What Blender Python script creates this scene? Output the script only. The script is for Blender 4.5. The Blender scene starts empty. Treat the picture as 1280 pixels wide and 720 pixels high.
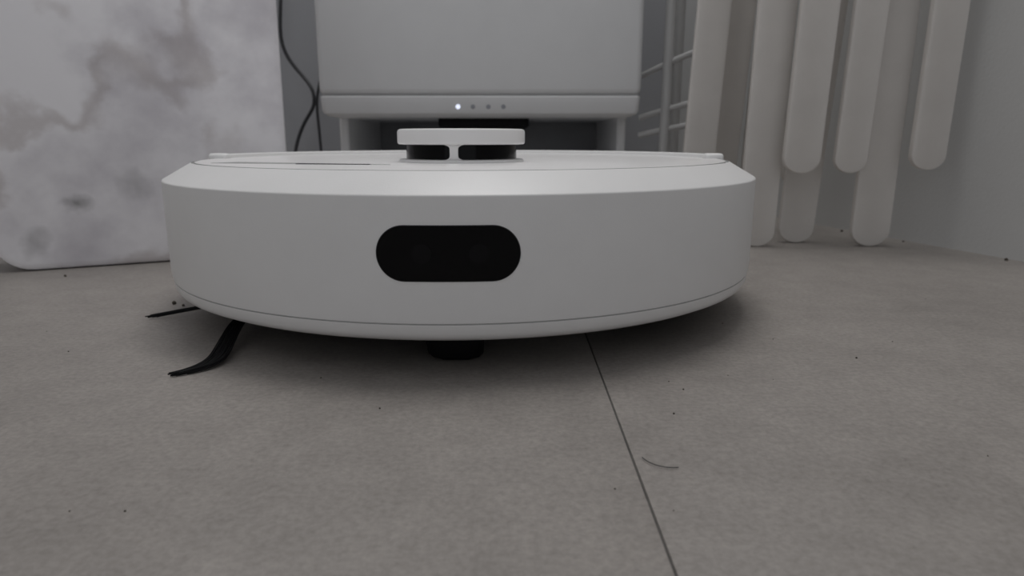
import bpy, bmesh, math, random
from mathutils import Vector, Matrix
random.seed(4)
S=bpy.context.scene
S.view_settings.view_transform='Standard'
COL=S.collection

# ---------------- materials ----------------
def mat(name,color,rough=0.5,metal=0.0,noise=0.0,nscale=40,bump=0.0,bscale=300,spec=0.5,emit=None,coat=0.0):
    m=bpy.data.materials.new(name); m.use_nodes=True
    nt=m.node_tree; b=nt.nodes['Principled BSDF']
    b.inputs['Base Color'].default_value=(*color,1)
    b.inputs['Roughness'].default_value=rough
    b.inputs['Metallic'].default_value=metal
    b.inputs['Specular IOR Level'].default_value=spec
    b.inputs['Coat Weight'].default_value=coat
    tc=nt.nodes.new('ShaderNodeTexCoord')
    if noise>0:
        n=nt.nodes.new('ShaderNodeTexNoise'); n.inputs['Scale'].default_value=nscale; n.inputs['Detail'].default_value=6
        nt.links.new(tc.outputs['Object'],n.inputs['Vector'])
        r=nt.nodes.new('ShaderNodeValToRGB')
        r.color_ramp.elements[0].position=.3; r.color_ramp.elements[1].position=.7
        r.color_ramp.elements[0].color=(*[c*(1-noise) for c in color],1)
        r.color_ramp.elements[1].color=(*[min(1,c*(1+noise)) for c in color],1)
        nt.links.new(n.outputs['Fac'],r.inputs['Fac']); nt.links.new(r.outputs['Color'],b.inputs['Base Color'])
    if bump>0:
        n2=nt.nodes.new('ShaderNodeTexNoise'); n2.inputs['Scale'].default_value=bscale; n2.inputs['Detail'].default_value=3
        nt.links.new(tc.outputs['Object'],n2.inputs['Vector'])
        bp=nt.nodes.new('ShaderNodeBump'); bp.inputs['Strength'].default_value=bump; bp.inputs['Distance'].default_value=.001
        nt.links.new(n2.outputs['Fac'],bp.inputs['Height']); nt.links.new(bp.outputs['Normal'],b.inputs['Normal'])
    if emit:
        b.inputs['Emission Color'].default_value=(*emit[0],1); b.inputs['Emission Strength'].default_value=emit[1]
    return m

M_robot=mat('robot_white_plastic',(.77,.765,.765),.42,noise=.012,nscale=60,bump=.05,bscale=1500)
M_lid=mat('robot_lid_plastic',(.85,.84,.84),.28,noise=.01,nscale=50)
M_black=mat('black_gloss',(.002,.002,.0025),.13,spec=.15)
M_lens=mat('sensor_lens',(.0032,.0032,.0042),.10,spec=.18)
M_blackm=mat('black_matte',(.006,.006,.007),.7,noise=.1,spec=.2)
M_rubber=mat('rubber',(.006,.006,.007),.8,noise=.2,spec=.1)
M_gap=mat('seam_dark',(.05,.05,.052),.6,noise=.05)
M_grout=mat('grout',(.085,.080,.075),.8,noise=.25,nscale=300)
M_under=mat('underside_dark',(.012,.012,.012),.6,noise=.1)
M_seam=mat('bumper_seam',(.50,.50,.50),.6,noise=.05)
M_recess=mat('lid_recess_grey',(.36,.36,.36),.5,noise=.03)
M_dock=mat('dock_white_plastic',(.75,.755,.765),.4,noise=.015,nscale=30,bump=.04,bscale=1200)
M_dockgrey=mat('dock_grey_plastic',(.28,.285,.30),.45,noise=.03)
M_led=mat('led_white',(.8,.85,1),.4,emit=((.75,.8,1),.9))
M_icon=mat('icon_grey',(.30,.31,.34),.5,noise=.02)
M_slat=mat('slat_painted_white',(.69,.66,.63),.5,noise=.04,nscale=25,bump=.15,bscale=200)
M_rod=mat('rod_white_metal',(.5,.5,.5),.35,noise=.03)
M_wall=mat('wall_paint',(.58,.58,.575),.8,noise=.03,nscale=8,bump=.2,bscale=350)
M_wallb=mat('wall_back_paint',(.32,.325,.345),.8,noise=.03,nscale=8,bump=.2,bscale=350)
M_cable=mat('cable_black',(.02,.02,.024),.5,noise=.1)
M_crumb=mat('crumb_brown',(.06,.05,.04),.8,noise=.2)

def floor_mat():
    m=bpy.data.materials.new('concrete_tile'); m.use_nodes=True
    nt=m.node_tree; L=nt.links; b=nt.nodes['Principled BSDF']
    tc=nt.nodes.new('ShaderNodeTexCoord')
    def N(scale,detail,rough=.6):
        n=nt.nodes.new('ShaderNodeTexNoise'); n.inputs['Scale'].default_value=scale; n.inputs['Detail'].default_value=detail
        n.inputs['Roughness'].default_value=rough
        L.new(tc.outputs['Object'],n.inputs['Vector']); return n
    a=N(9,8,.65); r=nt.nodes.new('ShaderNodeValToRGB')
    r.color_ramp.elements[0].position=.32; r.color_ramp.elements[1].position=.68
    r.color_ramp.elements[0].color=(.258,.237,.221,1); r.color_ramp.elements[1].color=(.330,.304,.284,1)
    L.new(a.outputs['Fac'],r.inputs['Fac'])
    f=N(420,4,.7); r2=nt.nodes.new('ShaderNodeValToRGB')
    r2.color_ramp.elements[0].position=.30; r2.color_ramp.elements[1].position=.62
    r2.color_ramp.elements[0].color=(.76,.76,.76,1); r2.color_ramp.elements[1].color=(1.04,1.04,1.04,1)
    L.new(f.outputs['Fac'],r2.inputs['Fac'])
    mx=nt.nodes.new('ShaderNodeMix'); mx.data_type='RGBA'; mx.blend_type='MULTIPLY'; mx.inputs[0].default_value=1
    L.new(r.outputs['Color'],mx.inputs[6]); L.new(r2.outputs['Color'],mx.inputs[7])
    g=N(60,5,.6); r3=nt.nodes.new('ShaderNodeValToRGB')
    r3.color_ramp.elements[0].position=.3; r3.color_ramp.elements[1].position=.7
    r3.color_ramp.elements[0].color=(.90,.90,.90,1); r3.color_ramp.elements[1].color=(1.05,1.05,1.05,1)
    L.new(g.outputs['Fac'],r3.inputs['Fac'])
    mx2=nt.nodes.new('ShaderNodeMix'); mx2.data_type='RGBA'; mx2.blend_type='MULTIPLY'; mx2.inputs[0].default_value=1
    L.new(mx.outputs[2],mx2.inputs[6]); L.new(r3.outputs['Color'],mx2.inputs[7])
    L.new(mx2.outputs[2],b.inputs['Base Color'])
    b.inputs['Roughness'].default_value=.5; b.inputs['Specular IOR Level'].default_value=.4
    bp=nt.nodes.new('ShaderNodeBump'); bp.inputs['Strength'].default_value=.3; bp.inputs['Distance'].default_value=.0005
    L.new(f.outputs['Fac'],bp.inputs['Height']); L.new(bp.outputs['Normal'],b.inputs['Normal'])
    return m
M_floor=floor_mat()

def marble_mat():
    m=bpy.data.materials.new('marble_veined'); m.use_nodes=True
    nt=m.node_tree; L=nt.links; b=nt.nodes['Principled BSDF']
    tc=nt.nodes.new('ShaderNodeTexCoord')
    mp=nt.nodes.new('ShaderNodeMapping'); mp.inputs['Rotation'].default_value=(0.3,0.5,0); mp.inputs['Location'].default_value=(.3,.1,.75)
    L.new(tc.outputs['Object'],mp.inputs['Vector'])
    w=nt.nodes.new('ShaderNodeTexNoise'); w.inputs['Scale'].default_value=7; w.inputs['Detail'].default_value=6; w.inputs['Roughness'].default_value=.55
    L.new(mp.outputs['Vector'],w.inputs['Vector'])
    add=nt.nodes.new('ShaderNodeVectorMath'); add.operation='MULTIPLY_ADD'
    add.inputs[1].default_value=(.15,.15,.15)
    L.new(w.outputs['Color'],add.inputs[0]); L.new(mp.outputs['Vector'],add.inputs[2])
    n=nt.nodes.new('ShaderNodeTexNoise'); n.inputs['Scale'].default_value=5.0; n.inputs['Detail'].default_value=3
    L.new(add.outputs[0],n.inputs['Vector'])
    s=nt.nodes.new('ShaderNodeMath'); s.operation='SUBTRACT'; s.inputs[1].default_value=.5; L.new(n.outputs['Fac'],s.inputs[0])
    ab=nt.nodes.new('ShaderNodeMath'); ab.operation='ABSOLUTE'; L.new(s.outputs[0],ab.inputs[0])
    r=nt.nodes.new('ShaderNodeValToRGB'); r.color_ramp.interpolation='EASE'
    r.color_ramp.elements[0].position=0; r.color_ramp.elements[0].color=(.72,.685,.695,1)
    r.color_ramp.elements[1].position=.045; r.color_ramp.elements[1].color=(.96,.945,.975,1)
    L.new(ab.outputs[0],r.inputs['Fac'])
    c=nt.nodes.new('ShaderNodeTexNoise'); c.inputs['Scale'].default_value=9; c.inputs['Detail'].default_value=6; c.inputs['Roughness'].default_value=.55
    L.new(mp.outputs['Vector'],c.inputs['Vector'])
    r2=nt.nodes.new('ShaderNodeValToRGB'); r2.color_ramp.interpolation='EASE'
    r2.color_ramp.elements[0].position=.30; r2.color_ramp.elements[0].color=(.68,.665,.69,1)
    r2.color_ramp.elements[1].position=.57; r2.color_ramp.elements[1].color=(1,1,1,1)
    L.new(c.outputs['Fac'],r2.inputs['Fac'])
    mx=nt.nodes.new('ShaderNodeMix'); mx.data_type='RGBA'; mx.blend_type='MULTIPLY'; mx.inputs[0].default_value=1
    L.new(r.outputs['Color'],mx.inputs[6]); L.new(r2.outputs['Color'],mx.inputs[7])
    last=mx.outputs[2]
    for (px,pz,rad,dk) in ((-.048,.050,.013,.42),(-.010,.062,.016,.72),(-.080,.022,.012,.7)):
        wn=nt.nodes.new('ShaderNodeVectorMath'); wn.operation='MULTIPLY_ADD'; wn.inputs[1].default_value=(.03,.0,.03)
        nz=nt.nodes.new('ShaderNodeTexNoise'); nz.inputs['Scale'].default_value=45; nz.inputs['Detail'].default_value=3
        L.new(tc.outputs['Object'],nz.inputs['Vector']); L.new(nz.outputs['Color'],wn.inputs[0]); L.new(tc.outputs['Object'],wn.inputs[2])
        ds=nt.nodes.new('ShaderNodeVectorMath'); ds.operation='DISTANCE'; ds.inputs[1].default_value=(px+.015,.0,pz+.015)
        L.new(wn.outputs[0],ds.inputs[0])
        rr=nt.nodes.new('ShaderNodeMapRange'); rr.inputs[1].default_value=rad*.15; rr.inputs[2].default_value=rad; rr.inputs[3].default_value=dk; rr.inputs[4].default_value=1
        L.new(ds.outputs['Value'],rr.inputs[0])
        m3=nt.nodes.new('ShaderNodeMix'); m3.data_type='RGBA'; m3.blend_type='MULTIPLY'; m3.inputs[0].default_value=1
        L.new(last,m3.inputs[6]); L.new(rr.outputs[0],m3.inputs[7]); last=m3.outputs[2]
    L.new(last,b.inputs['Base Color'])
    b.inputs['Roughness'].default_value=.35
    return m
M_marble=marble_mat()

# ---------------- helpers ----------------
def empty(name,loc=(0,0,0),rotz=0):
    e=bpy.data.objects.new(name,None); e.empty_display_size=.05
    e.location=loc; e.rotation_euler=(0,0,rotz); COL.objects.link(e); return e
def fin(name,bm,m,parent=None,smooth=True,loc=(0,0,0),rot=(0,0,0)):
    bmesh.ops.recalc_face_normals(bm,faces=bm.faces)
    me=bpy.data.meshes.new(name); bm.to_mesh(me); bm.free()
    me.materials.append(m)
    if smooth:
        me.shade_smooth()
        try: me.set_sharp_from_angle(angle=math.radians(32))
        except Exception: pass
    o=bpy.data.objects.new(name,me); COL.objects.link(o)
    o.location=loc; o.rotation_euler=rot
    if parent: o.parent=parent
    return o
def box(name,x0,x1,y0,y1,z0,z1,m,parent=None,bevel=0,seg=4):
    bm=bmesh.new(); bmesh.ops.create_cube(bm,size=1)
    bmesh.ops.scale(bm,vec=(x1-x0,y1-y0,z1-z0),verts=bm.verts)
    bmesh.ops.translate(bm,vec=((x0+x1)/2,(y0+y1)/2,(z0+z1)/2),verts=bm.verts)
    if bevel: bmesh.ops.bevel(bm,geom=bm.edges[:],offset=bevel,segments=seg,profile=.5,affect='EDGES')
    return fin(name,bm,m,parent)
def lathe(name,prof,m,parent=None,seg=256,loc=(0,0,0),rot=(0,0,0),a0=0,a1=2*math.pi):
    full=abs(a1-a0-2*math.pi)<1e-6
    bm=bmesh.new(); rings=[]
    n=seg if full else seg+1
    for r,z in prof:
        if r<1e-7: rings.append([bm.verts.new((0,0,z))]*n)
        else: rings.append([bm.verts.new((r*math.cos(a0+(a1-a0)*i/seg),r*math.sin(a0+(a1-a0)*i/seg),z)) for i in range(n)])
    for a,b in zip(rings,rings[1:]):
        for i in range(seg):
            j=(i+1)%n
            vs=[]
            for v in (a[i],a[j],b[j],b[i]):
                if v not in vs: vs.append(v)
            if len(vs)>2:
                try: bm.faces.new(vs)
                except ValueError: pass
    if not full:
        for k in (0,-1):
            try: bm.faces.new([rg[k] for rg in rings])
            except ValueError: pass
    return fin(name,bm,m,parent,loc=loc,rot=rot)
def curve(name,pts,r,m,parent=None,radii=None):
    cu=bpy.data.curves.new(name,'CURVE'); cu.dimensions='3D'; cu.bevel_depth=r; cu.bevel_resolution=4; cu.resolution_u=10; cu.use_fill_caps=True
    if pts and not isinstance(pts[0][0],(tuple,list)): pts=[pts]
    for P in pts:
        s=cu.splines.new('NURBS'); s.points.add(len(P)-1)
        for i,p in enumerate(P):
            s.points[i].co=(*p,1)
            if radii: s.points[i].radius=radii[i]
        s.order_u=min(4,len(P)); s.use_endpoint_u=True
    cu.materials.append(m)
    o=bpy.data.objects.new(name,cu); COL.objects.link(o)
    if parent: o.parent=parent
    return o
def prism(name,poly,z0,z1,m,parent=None,bevel=0,**k):
    bm=bmesh.new(); vs=[bm.verts.new((x,y,z0)) for x,y in poly]; f=bm.faces.new(vs)
    r=bmesh.ops.extrude_face_region(bm,geom=[f]); nv=[e for e in r['geom'] if isinstance(e,bmesh.types.BMVert)]
    bmesh.ops.translate(bm,vec=(0,0,z1-z0),verts=nv)
    if bevel:
        ed=[e for e in bm.edges if abs(e.verts[0].co.z-e.verts[1].co.z)<1e-7]
        bmesh.ops.bevel(bm,geom=ed,offset=bevel,segments=3,profile=.5,affect='EDGES')
    return fin(name,bm,m,parent,**k)

# ---------------- room ----------------
fl=empty('floor')
TX=.0385; TW=.6; g=.00034
xs=[TX-2*TW,TX-TW,TX,TX+TW,TX+2*TW]
ys=[-1.6,-.4,1.17]
for i in range(4):
    for j in range(2):
        box('tile_%d_%d'%(i,j),xs[i]+g,xs[i+1]-g,ys[j]+g,ys[j+1]-g,-.01,0,M_floor,fl,bevel=.0003,seg=2)
box('grout',xs[0],xs[-1],ys[0],ys[-1],-.012,-.0006,M_grout,fl)

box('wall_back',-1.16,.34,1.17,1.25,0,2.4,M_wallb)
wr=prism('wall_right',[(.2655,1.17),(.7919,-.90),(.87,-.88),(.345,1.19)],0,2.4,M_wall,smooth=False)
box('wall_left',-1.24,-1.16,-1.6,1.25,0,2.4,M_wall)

# ---------------- robot vacuum ----------------
RX,RY=-.0290,.4400
rv=empty('robot_vacuum',(RX,RY,0))
R=.175
lathe('body_shell',[(.158,.0165),(.168,.0172),(.1722,.0192),(.1737,.0215),(.1742,.0254)],M_robot,rv,seg=360)
lathe('bumper_lip',[(.1742,.0254),(.1738,.0256),(.1738,.0259),(.1744,.0261)],M_seam,rv,seg=360)
lathe('bumper',[(.1744,.0261),(.1749,.030),(.1750,.050),(.1750,.0774),(.1749,.0779),(.1747,.0782),(.1743,.0785),
  (.1605,.0866),(.1599,.0869)],M_robot,rv,seg=360)
lathe('top_seam',[(.1599,.0869),(.1596,.0862),(.1583,.0862),(.1581,.0870)],M_recess,rv,seg=360)
lathe('top_cover',[(.1581,.0870),(.1570,.0873),(0,.0873)],M_lid,rv,seg=360)
lathe('underside',[(0,.0135),(.150,.0135),(.158,.0165),(.150,.020),(0,.020)],M_under,rv,seg=128)
lathe('rear_rim',[(.1640,.0846),(.1612,.0880),(.1600,.0892),(.1585,.0898),(.1545,.0898),(.1535,.0892),(.1530,.0870)],M_robot,rv,seg=160,a0=math.radians(-1),a1=math.radians(181))
for s in (-1,1):
    box('lift_notch_%s'%('l' if s<0 else 'r'),s*.1565-.0060,s*.1565+.0060,-.007,.002,.0850,.0905,M_robot,rv,bevel=.0022,seg=5)
prism('lid_recess',[(-.126,-.086),(-.030,-.1075),(-.030,-.1060),(-.118,-.070)],.0868,.08745,M_recess,rv,smooth=False)
prism('lid_slot',[(-.078,-.1000),(-.040,-.1066),(-.040,-.1045),(-.078,-.0975)],.0868,.08765,M_under,rv,smooth=False)
def wrap_capsule(name,W,H,rad,th0,zc,m,parent):
    bm=bmesh.new(); n=48; r=H/2; cols=[]
    us=[-W/2+W*(1-math.cos(math.pi*i/n))/2 for i in range(n+1)]
    for u in us:
        d=abs(u)-(W/2-r); h=r if d<=0 else math.sqrt(max(0,r*r-d*d))
        h=max(h,1e-5)
        col=[]
        for k in range(9):
            z=zc-h+2*h*k/8; a=-math.pi/2+th0+u/rad
            col.append(bm.verts.new((rad*math.cos(a),rad*math.sin(a),z)))
        cols.append(col)
    for a,b in zip(cols,cols[1:]):
        for k in range(8): bm.faces.new((a[k],b[k],b[k+1],a[k+1]))
    return fin(name,bm,m,parent)
TH=math.radians(1.2)
wrap_capsule('camera_window_bezel',.0582,.0228,R+.0002,TH,.0551,M_gap,rv)
wrap_capsule('camera_window',.0576,.0222,R+.0004,TH,.0551,M_black,rv)
for a in (-.06,.07):
    wrap_capsule('sensor_lens',.0080,.0079,R+.0006,TH+a,.0551,M_lens,rv)
# laser turret
tx,ty=.0010,-.056
T=(tx,ty,0)
lathe('turret_base',[(.0345,.0868),(.0345,.0880),(.0338,.0887),(.0300,.0890),(0,.0890)],M_lid,rv,loc=T,seg=128)
lathe('turret_window',[(.0305,.0880),(.0303,.0975),(0,.0975)],M_black,rv,loc=T,seg=128)
lathe('turret_cap',[(0,.0965),(.0322,.0965),(.0344,.0967),(.0351,.0974),(.0351,.1032),(.0347,.1042),(.0336,.1047),(0,.1049)],M_lid,rv,loc=T,seg=128)
for k in range(3):
    ang=-math.pi/2+math.radians(-3)+k*math.pi*2/3
    bm=bmesh.new(); cols=[]
    for i in range(17):
        z=.0886+(.0967-.0886)*i/16; t=abs(i/16-.5)*2
        w=.0021+.0040*t**6
        ring=[]
        for rr,uu in ((.0295,-w),(.0322,-w),(.0322,w),(.0295,w)):
            a=ang+uu/rr; ring.append(bm.verts.new((rr*math.cos(a),rr*math.sin(a),z)))
        cols.append(ring)
    for a,b in zip(cols,cols[1:]):
        for q in range(4): bm.faces.new((a[q],a[(q+1)%4],b[(q+1)%4],b[q]))
    bm.faces.new(cols[0]); bm.faces.new(cols[-1])
    fin('turret_pillar_%d'%k,bm,M_lid,rv,loc=T)
def wheel(name,x,y,r,w,parent):
    pr=[(0,-w/2),(r*.75,-w/2),(r*.9,-w/2+.002),(r,-w/2+.007),(r,w/2-.007),(r*.9,w/2-.002),(r*.75,w/2),(0,w/2)]
    lathe(name,pr,M_rubber,parent,seg=48,loc=(x,y,r),rot=(0,math.pi/2,0))
wheel('caster_wheel',.0033,-.140,.0130,.025,rv)
box('caster_bracket',-.010,.016,-.142,-.120,.011,.0160,M_blackm,rv,bevel=.001)
wheel('drive_wheel_l',-.115,.0,.033,.022,rv)
wheel('drive_wheel_r',.115,.0,.033,.022,rv)
# side brush
hx,hy=-.128-RX,.372-RY
lathe('side_brush_hub',[(0,.006),(.010,.006),(.013,.009),(.012,.0145),(0,.0145)],M_blackm,rv,loc=(hx,hy,0),seg=40)
def bundle(path,spread,n):
    out=[]
    for i in range(n):
        f=(i/(n-1)-.5)*2; P=[]
        for k,(x,y,z) in enumerate(path):
            t=k/(len(path)-1)
            s=spread*(.45+.55*math.sin(math.pi*min(1,t*.7+.1)))
            jx=random.uniform(-1,1)*(.0005+.0012*t); P.append((x-RX+f*s*(.8)+jx,y-RY+f*s*.35+jx*.7,max(.0006,z+random.uniform(-1,1)*.0008)))
        out.append(P)
    return out
b1=bundle([(-.128,.372,.010),(-.148,.378,.009),(-.166,.381,.007),(-.182,.380,.004),(-.203,.371,.0015)],.0045,40)
b2=bundle([(-.128,.372,.010),(-.143,.354,.009),(-.141,.328,.006),(-.134,.300,.004),(-.132,.284,.002),(-.143,.276,.0012)],.0042,64)
b3=bundle([(-.128,.372,.010),(-.110,.380,.008),(-.090,.395,.006),(-.07,.40,.005),(-.05,.405,.005)],.0025,22)
curve('side_brush_bristles',b1+b2+b3,.00034,M_blackm,rv)

# ---------------- docking station ----------------
dk=empty('robot_docking_station',(-.0350,.77,0))
W=.177
box('upper_housing',-W,W,.0,.33,.1462,.46,M_dock,dk,bevel=.007,seg=5)
bm=bmesh.new()
def ringpts(hw,y0,y1,z,r=.006):
    P=[]
    for cx,cy,a in ((hw-r,y0+r,-90),(hw-r,y1-r,0),(-hw+r,y1-r,90),(-hw+r,y0+r,180)):
        for k in range(7):
            t=math.radians(a+15*k); P.append((cx+r*math.cos(t),cy+r*math.sin(t),z))
    return P
sec=[(W-.0015,.0015,.33,.1450),(W-.0005,.0005,.33,.1440),(W-.0015,.0010,.33,.1300),(W-.003,.0025,.33,.1265),(W-.008,.008,.325,.1235),(W-.012,.014,.32,.1225)]
rg=[[bm.verts.new(p) for p in ringpts(*s)] for s in sec]
for a,b in zip(rg,rg[1:]):
    n=len(a)
    for i in range(n): bm.faces.new((a[i],a[(i+1)%n],b[(i+1)%n],b[i]))
bm.faces.new(rg[0]); bm.faces.new(rg[-1])
fin('control_strip',bm,M_dock,dk)
box('housing_seam',-W+.003,W-.003,.003,.32,.1445,.1465,M_seam,dk)
for k,x in enumerate((-.0245,-.0080,.0090,.0255)):
    lathe('indicator_%d'%k,[(0,0),(.0025,0),(.0025,.0008),(0,.0008)],M_led if k==0 else M_icon,dk,seg=24,loc=(x,.0013,.1335),rot=(math.pi/2,0,0))
box('side_leg_l',-.171,-.160,.06,.32,.02,.126,M_dock,dk,bevel=.003)
box('side_leg_r',.160,.171,.06,.32,.02,.126,M_dock,dk,bevel=.003)
box('rear_panel',-.165,.165,.26,.32,.02,.126,M_dockgrey,dk,bevel=.002)
box('contact_housing',-.052,.055,.05,.27,.112,.124,M_blackm,dk,bevel=.003)
prism('base_plate',[(-.171,.02),(-.15,-.01),(.15,-.01),(.171,.02),(.171,.325),(-.171,.325)],0,.022,M_dock,dk,bevel=.002)

# power cables
cb=empty('power_cable')
curve('cord_upper',[(-.360,1.150,.40),(-.366,1.145,.31),(-.372,1.14,.262),(-.362,1.14,.225),(-.335,1.14,.195),(-.318,1.13,.175),(-.318,1.13,.150),(-.330,1.13,.135),(-.348,1.13,.105),(-.36,1.12,.05),(-.34,1.1,.0035),(-.25,1.14,.0035)],.0028,M_cable,cb)
curve('cord_lower',[(-.290,1.155,.26),(-.305,1.15,.21),(-.320,1.14,.17),(-.316,1.14,.12),(-.312,1.13,.05),(-.30,1.12,.0025),(-.22,1.15,.0025)],.0022,M_cable,cb)

# ---------------- marble slab ----------------
th=math.atan2(.47,1)
def rrect(w,h,r,n=8):
    P=[]
    for cx,cz,a in ((w/2-r,r,-90),(w/2-r,h-r,0),(-w/2+r,h-r,90),(-w/2+r,r,180)):
        for k in range(n+1):
            t=math.radians(a+90*k/n); P.append((cx+r*math.cos(t),cz+r*math.sin(t)))
    return P
bm=bmesh.new()
Wm,Hm,Tm=.218,.36,.055
secs=[]
for (ins,y) in ((.006,0),(.003,.0006),(.0012,.002),(0,.006),(0,Tm-.006),(.0012,Tm-.002),(.003,Tm-.0006),(.006,Tm)):
    base=rrect(Wm-2*ins,Hm-2*ins,.026-ins)
    secs.append([bm.verts.new((x,y,z+ins)) for x,z in base])
for a,b in zip(secs,secs[1:]):
    n=len(a)
    for i in range(n): bm.faces.new((a[i],a[(i+1)%n],b[(i+1)%n],b[i]))
bm.faces.new(secs[0]); bm.faces.new(secs[-1])
cx=-.291; cy=.514+.47*(.358-.291)
ms=fin('marble_slab',bm,M_marble,loc=(cx,cy,0),rot=(0,0,th))

# ---------------- folding slatted drying rack ----------------
rk=empty('folding_drying_rack')
def slat(name,xb,xt,y,z0,w,h=.62,t=.007):
    bm=bmesh.new(); r=w*.42; P=[]
    for a in range(180,361,12):
        tt=math.radians(a); P.append((w/2*math.cos(tt),r+r*math.sin(tt)))
    for a in range(0,181,12):
        tt=math.radians(a); P.append((w/2*math.cos(tt),h-r+r*math.sin(tt)))
    vs=[bm.verts.new((x,0,z)) for x,z in P]; f=bm.faces.new(vs)
    q=bmesh.ops.extrude_face_region(bm,geom=[f]); nv=[e for e in q['geom'] if isinstance(e,bmesh.types.BMVert)]
    bmesh.ops.translate(bm,vec=(0,t,0),verts=nv)
    ed=[e for e in bm.edges if abs(e.verts[0].co.y-e.verts[1].co.y)<1e-7]
    bmesh.ops.bevel(bm,geom=ed,offset=.0015,segments=2,profile=.5,affect='EDGES')
    lean=math.atan2(xt-xb,.217)
    return fin(name,bm,M_slat,rk,loc=(xb,y,z0),rot=(0,lean,0))
slat('slat_1',.184,.194,.690,0,.032)
slat('slat_2',.220,.232,.735,0,.033)
slat('slat_3',.229,.233,.630,0,.034)
slat('slat_4',.257,.264,.610,.069,.033)
slat('slat_5',.276,.288,.655,0,.034)
slat('slat_6',.303,.310,.615,.069,.029)
slat('slat_7',.337,.340,.632,0,.036)
slat('slat_8',.369,.374,.610,.072,.031)
slat('added_gap_slat_1',.262,.270,.735,.05,.033)  # added back-layer slat, put in to darken the gap between front slats
slat('added_gap_slat_2',.300,.308,.720,.05,.033)  # second added slat, also there only to make the gaps read darker
for z in (.33,.47):
    curve('pivot_rod_%d'%int(z*100),[(.20,.60+.02,z),(.27,.618,z),(.33,.618,z),(.385,.615,z)],.004,M_rod,rk)
    curve('link_rod_%d'%int(z*100),[(.205,.622,z),(.20,.66,z),(.20,.70,z),(.20,.74,z)],.004,M_rod,rk)
curve('frame_post',[(.175,.80,.002),(.176,.80,.2),(.178,.80,.4),(.18,.80,.6)],.006,M_rod,rk)
curve('frame_post_b',[(.200,.86,.002),(.201,.86,.2),(.202,.86,.4),(.203,.86,.6)],.006,M_rod,rk)
for i,(za,zb) in enumerate(((.103,.116),(.123,.140),(.170,.195))):
    curve('wire_rung_%d'%i,[(.150,.82,za),(.175,.805,(za+zb)/2),(.205,.78,zb),(.225,.75,zb+.004)],.0034,M_rod,rk)

curve('hair_strand',[(.0415,.199,.0006),(.0430,.1935,.0007),(.0475,.1915,.0006),(.0515,.1925,.0005)],.00015,M_cable)
# scattered crumbs: one object
bm=bmesh.new()
def crumb(x,y,s):
    q=bmesh.ops.create_icosphere(bm,subdivisions=1,radius=s)
    bmesh.ops.translate(bm,vec=(x,y,s*.6),verts=q['verts'])
for p in ((-.208,.405,.0014),(-.200,.400,.0009),(.412,.556,.0016),(.372,.70,.0012),(.366,.72,.0012),(.36,.735,.0015),(.385,.66,.0010),(-.33,.49,.0010),(-.05,.24,.0004),(.06,.235,.0004),(.16,.30,.0005),(.03,.18,.0003)):
    crumb(*p)
for i in range(26): crumb(random.uniform(-.3,.35),random.uniform(.14,.42),random.uniform(.00018,.00038))
fin('dust_crumbs',bm,M_crumb)

# ---------------- light ----------------
w=bpy.data.worlds.new('World'); S.world=w; w.use_nodes=True
bg=w.node_tree.nodes['Background']; bg.inputs['Color'].default_value=(.94,.96,1,1); bg.inputs['Strength'].default_value=.47
def area(name,loc,rot,size,power,col):
    l=bpy.data.lights.new(name,'AREA'); l.shape='DISK'; l.size=size; l.energy=power; l.color=col
    o=bpy.data.objects.new(name,l); COL.objects.link(o); o.location=loc; o.rotation_euler=rot; return o
area('ceiling_light',(.05,.68,2.2),(0,0,0),.8,17,(1,.985,.965))

# ---------------- camera ----------------
cd=bpy.data.cameras.new('camera'); cam=bpy.data.objects.new('camera',cd); COL.objects.link(cam)
cd.sensor_width=36; cd.lens=23.8; cd.clip_start=.01
cam.location=(0,0,.1); cam.rotation_euler=(math.radians(77.5),0,0)
cd.dof.use_dof=True; cd.dof.focus_distance=.29; cd.dof.aperture_fstop=16
S.camera=cam
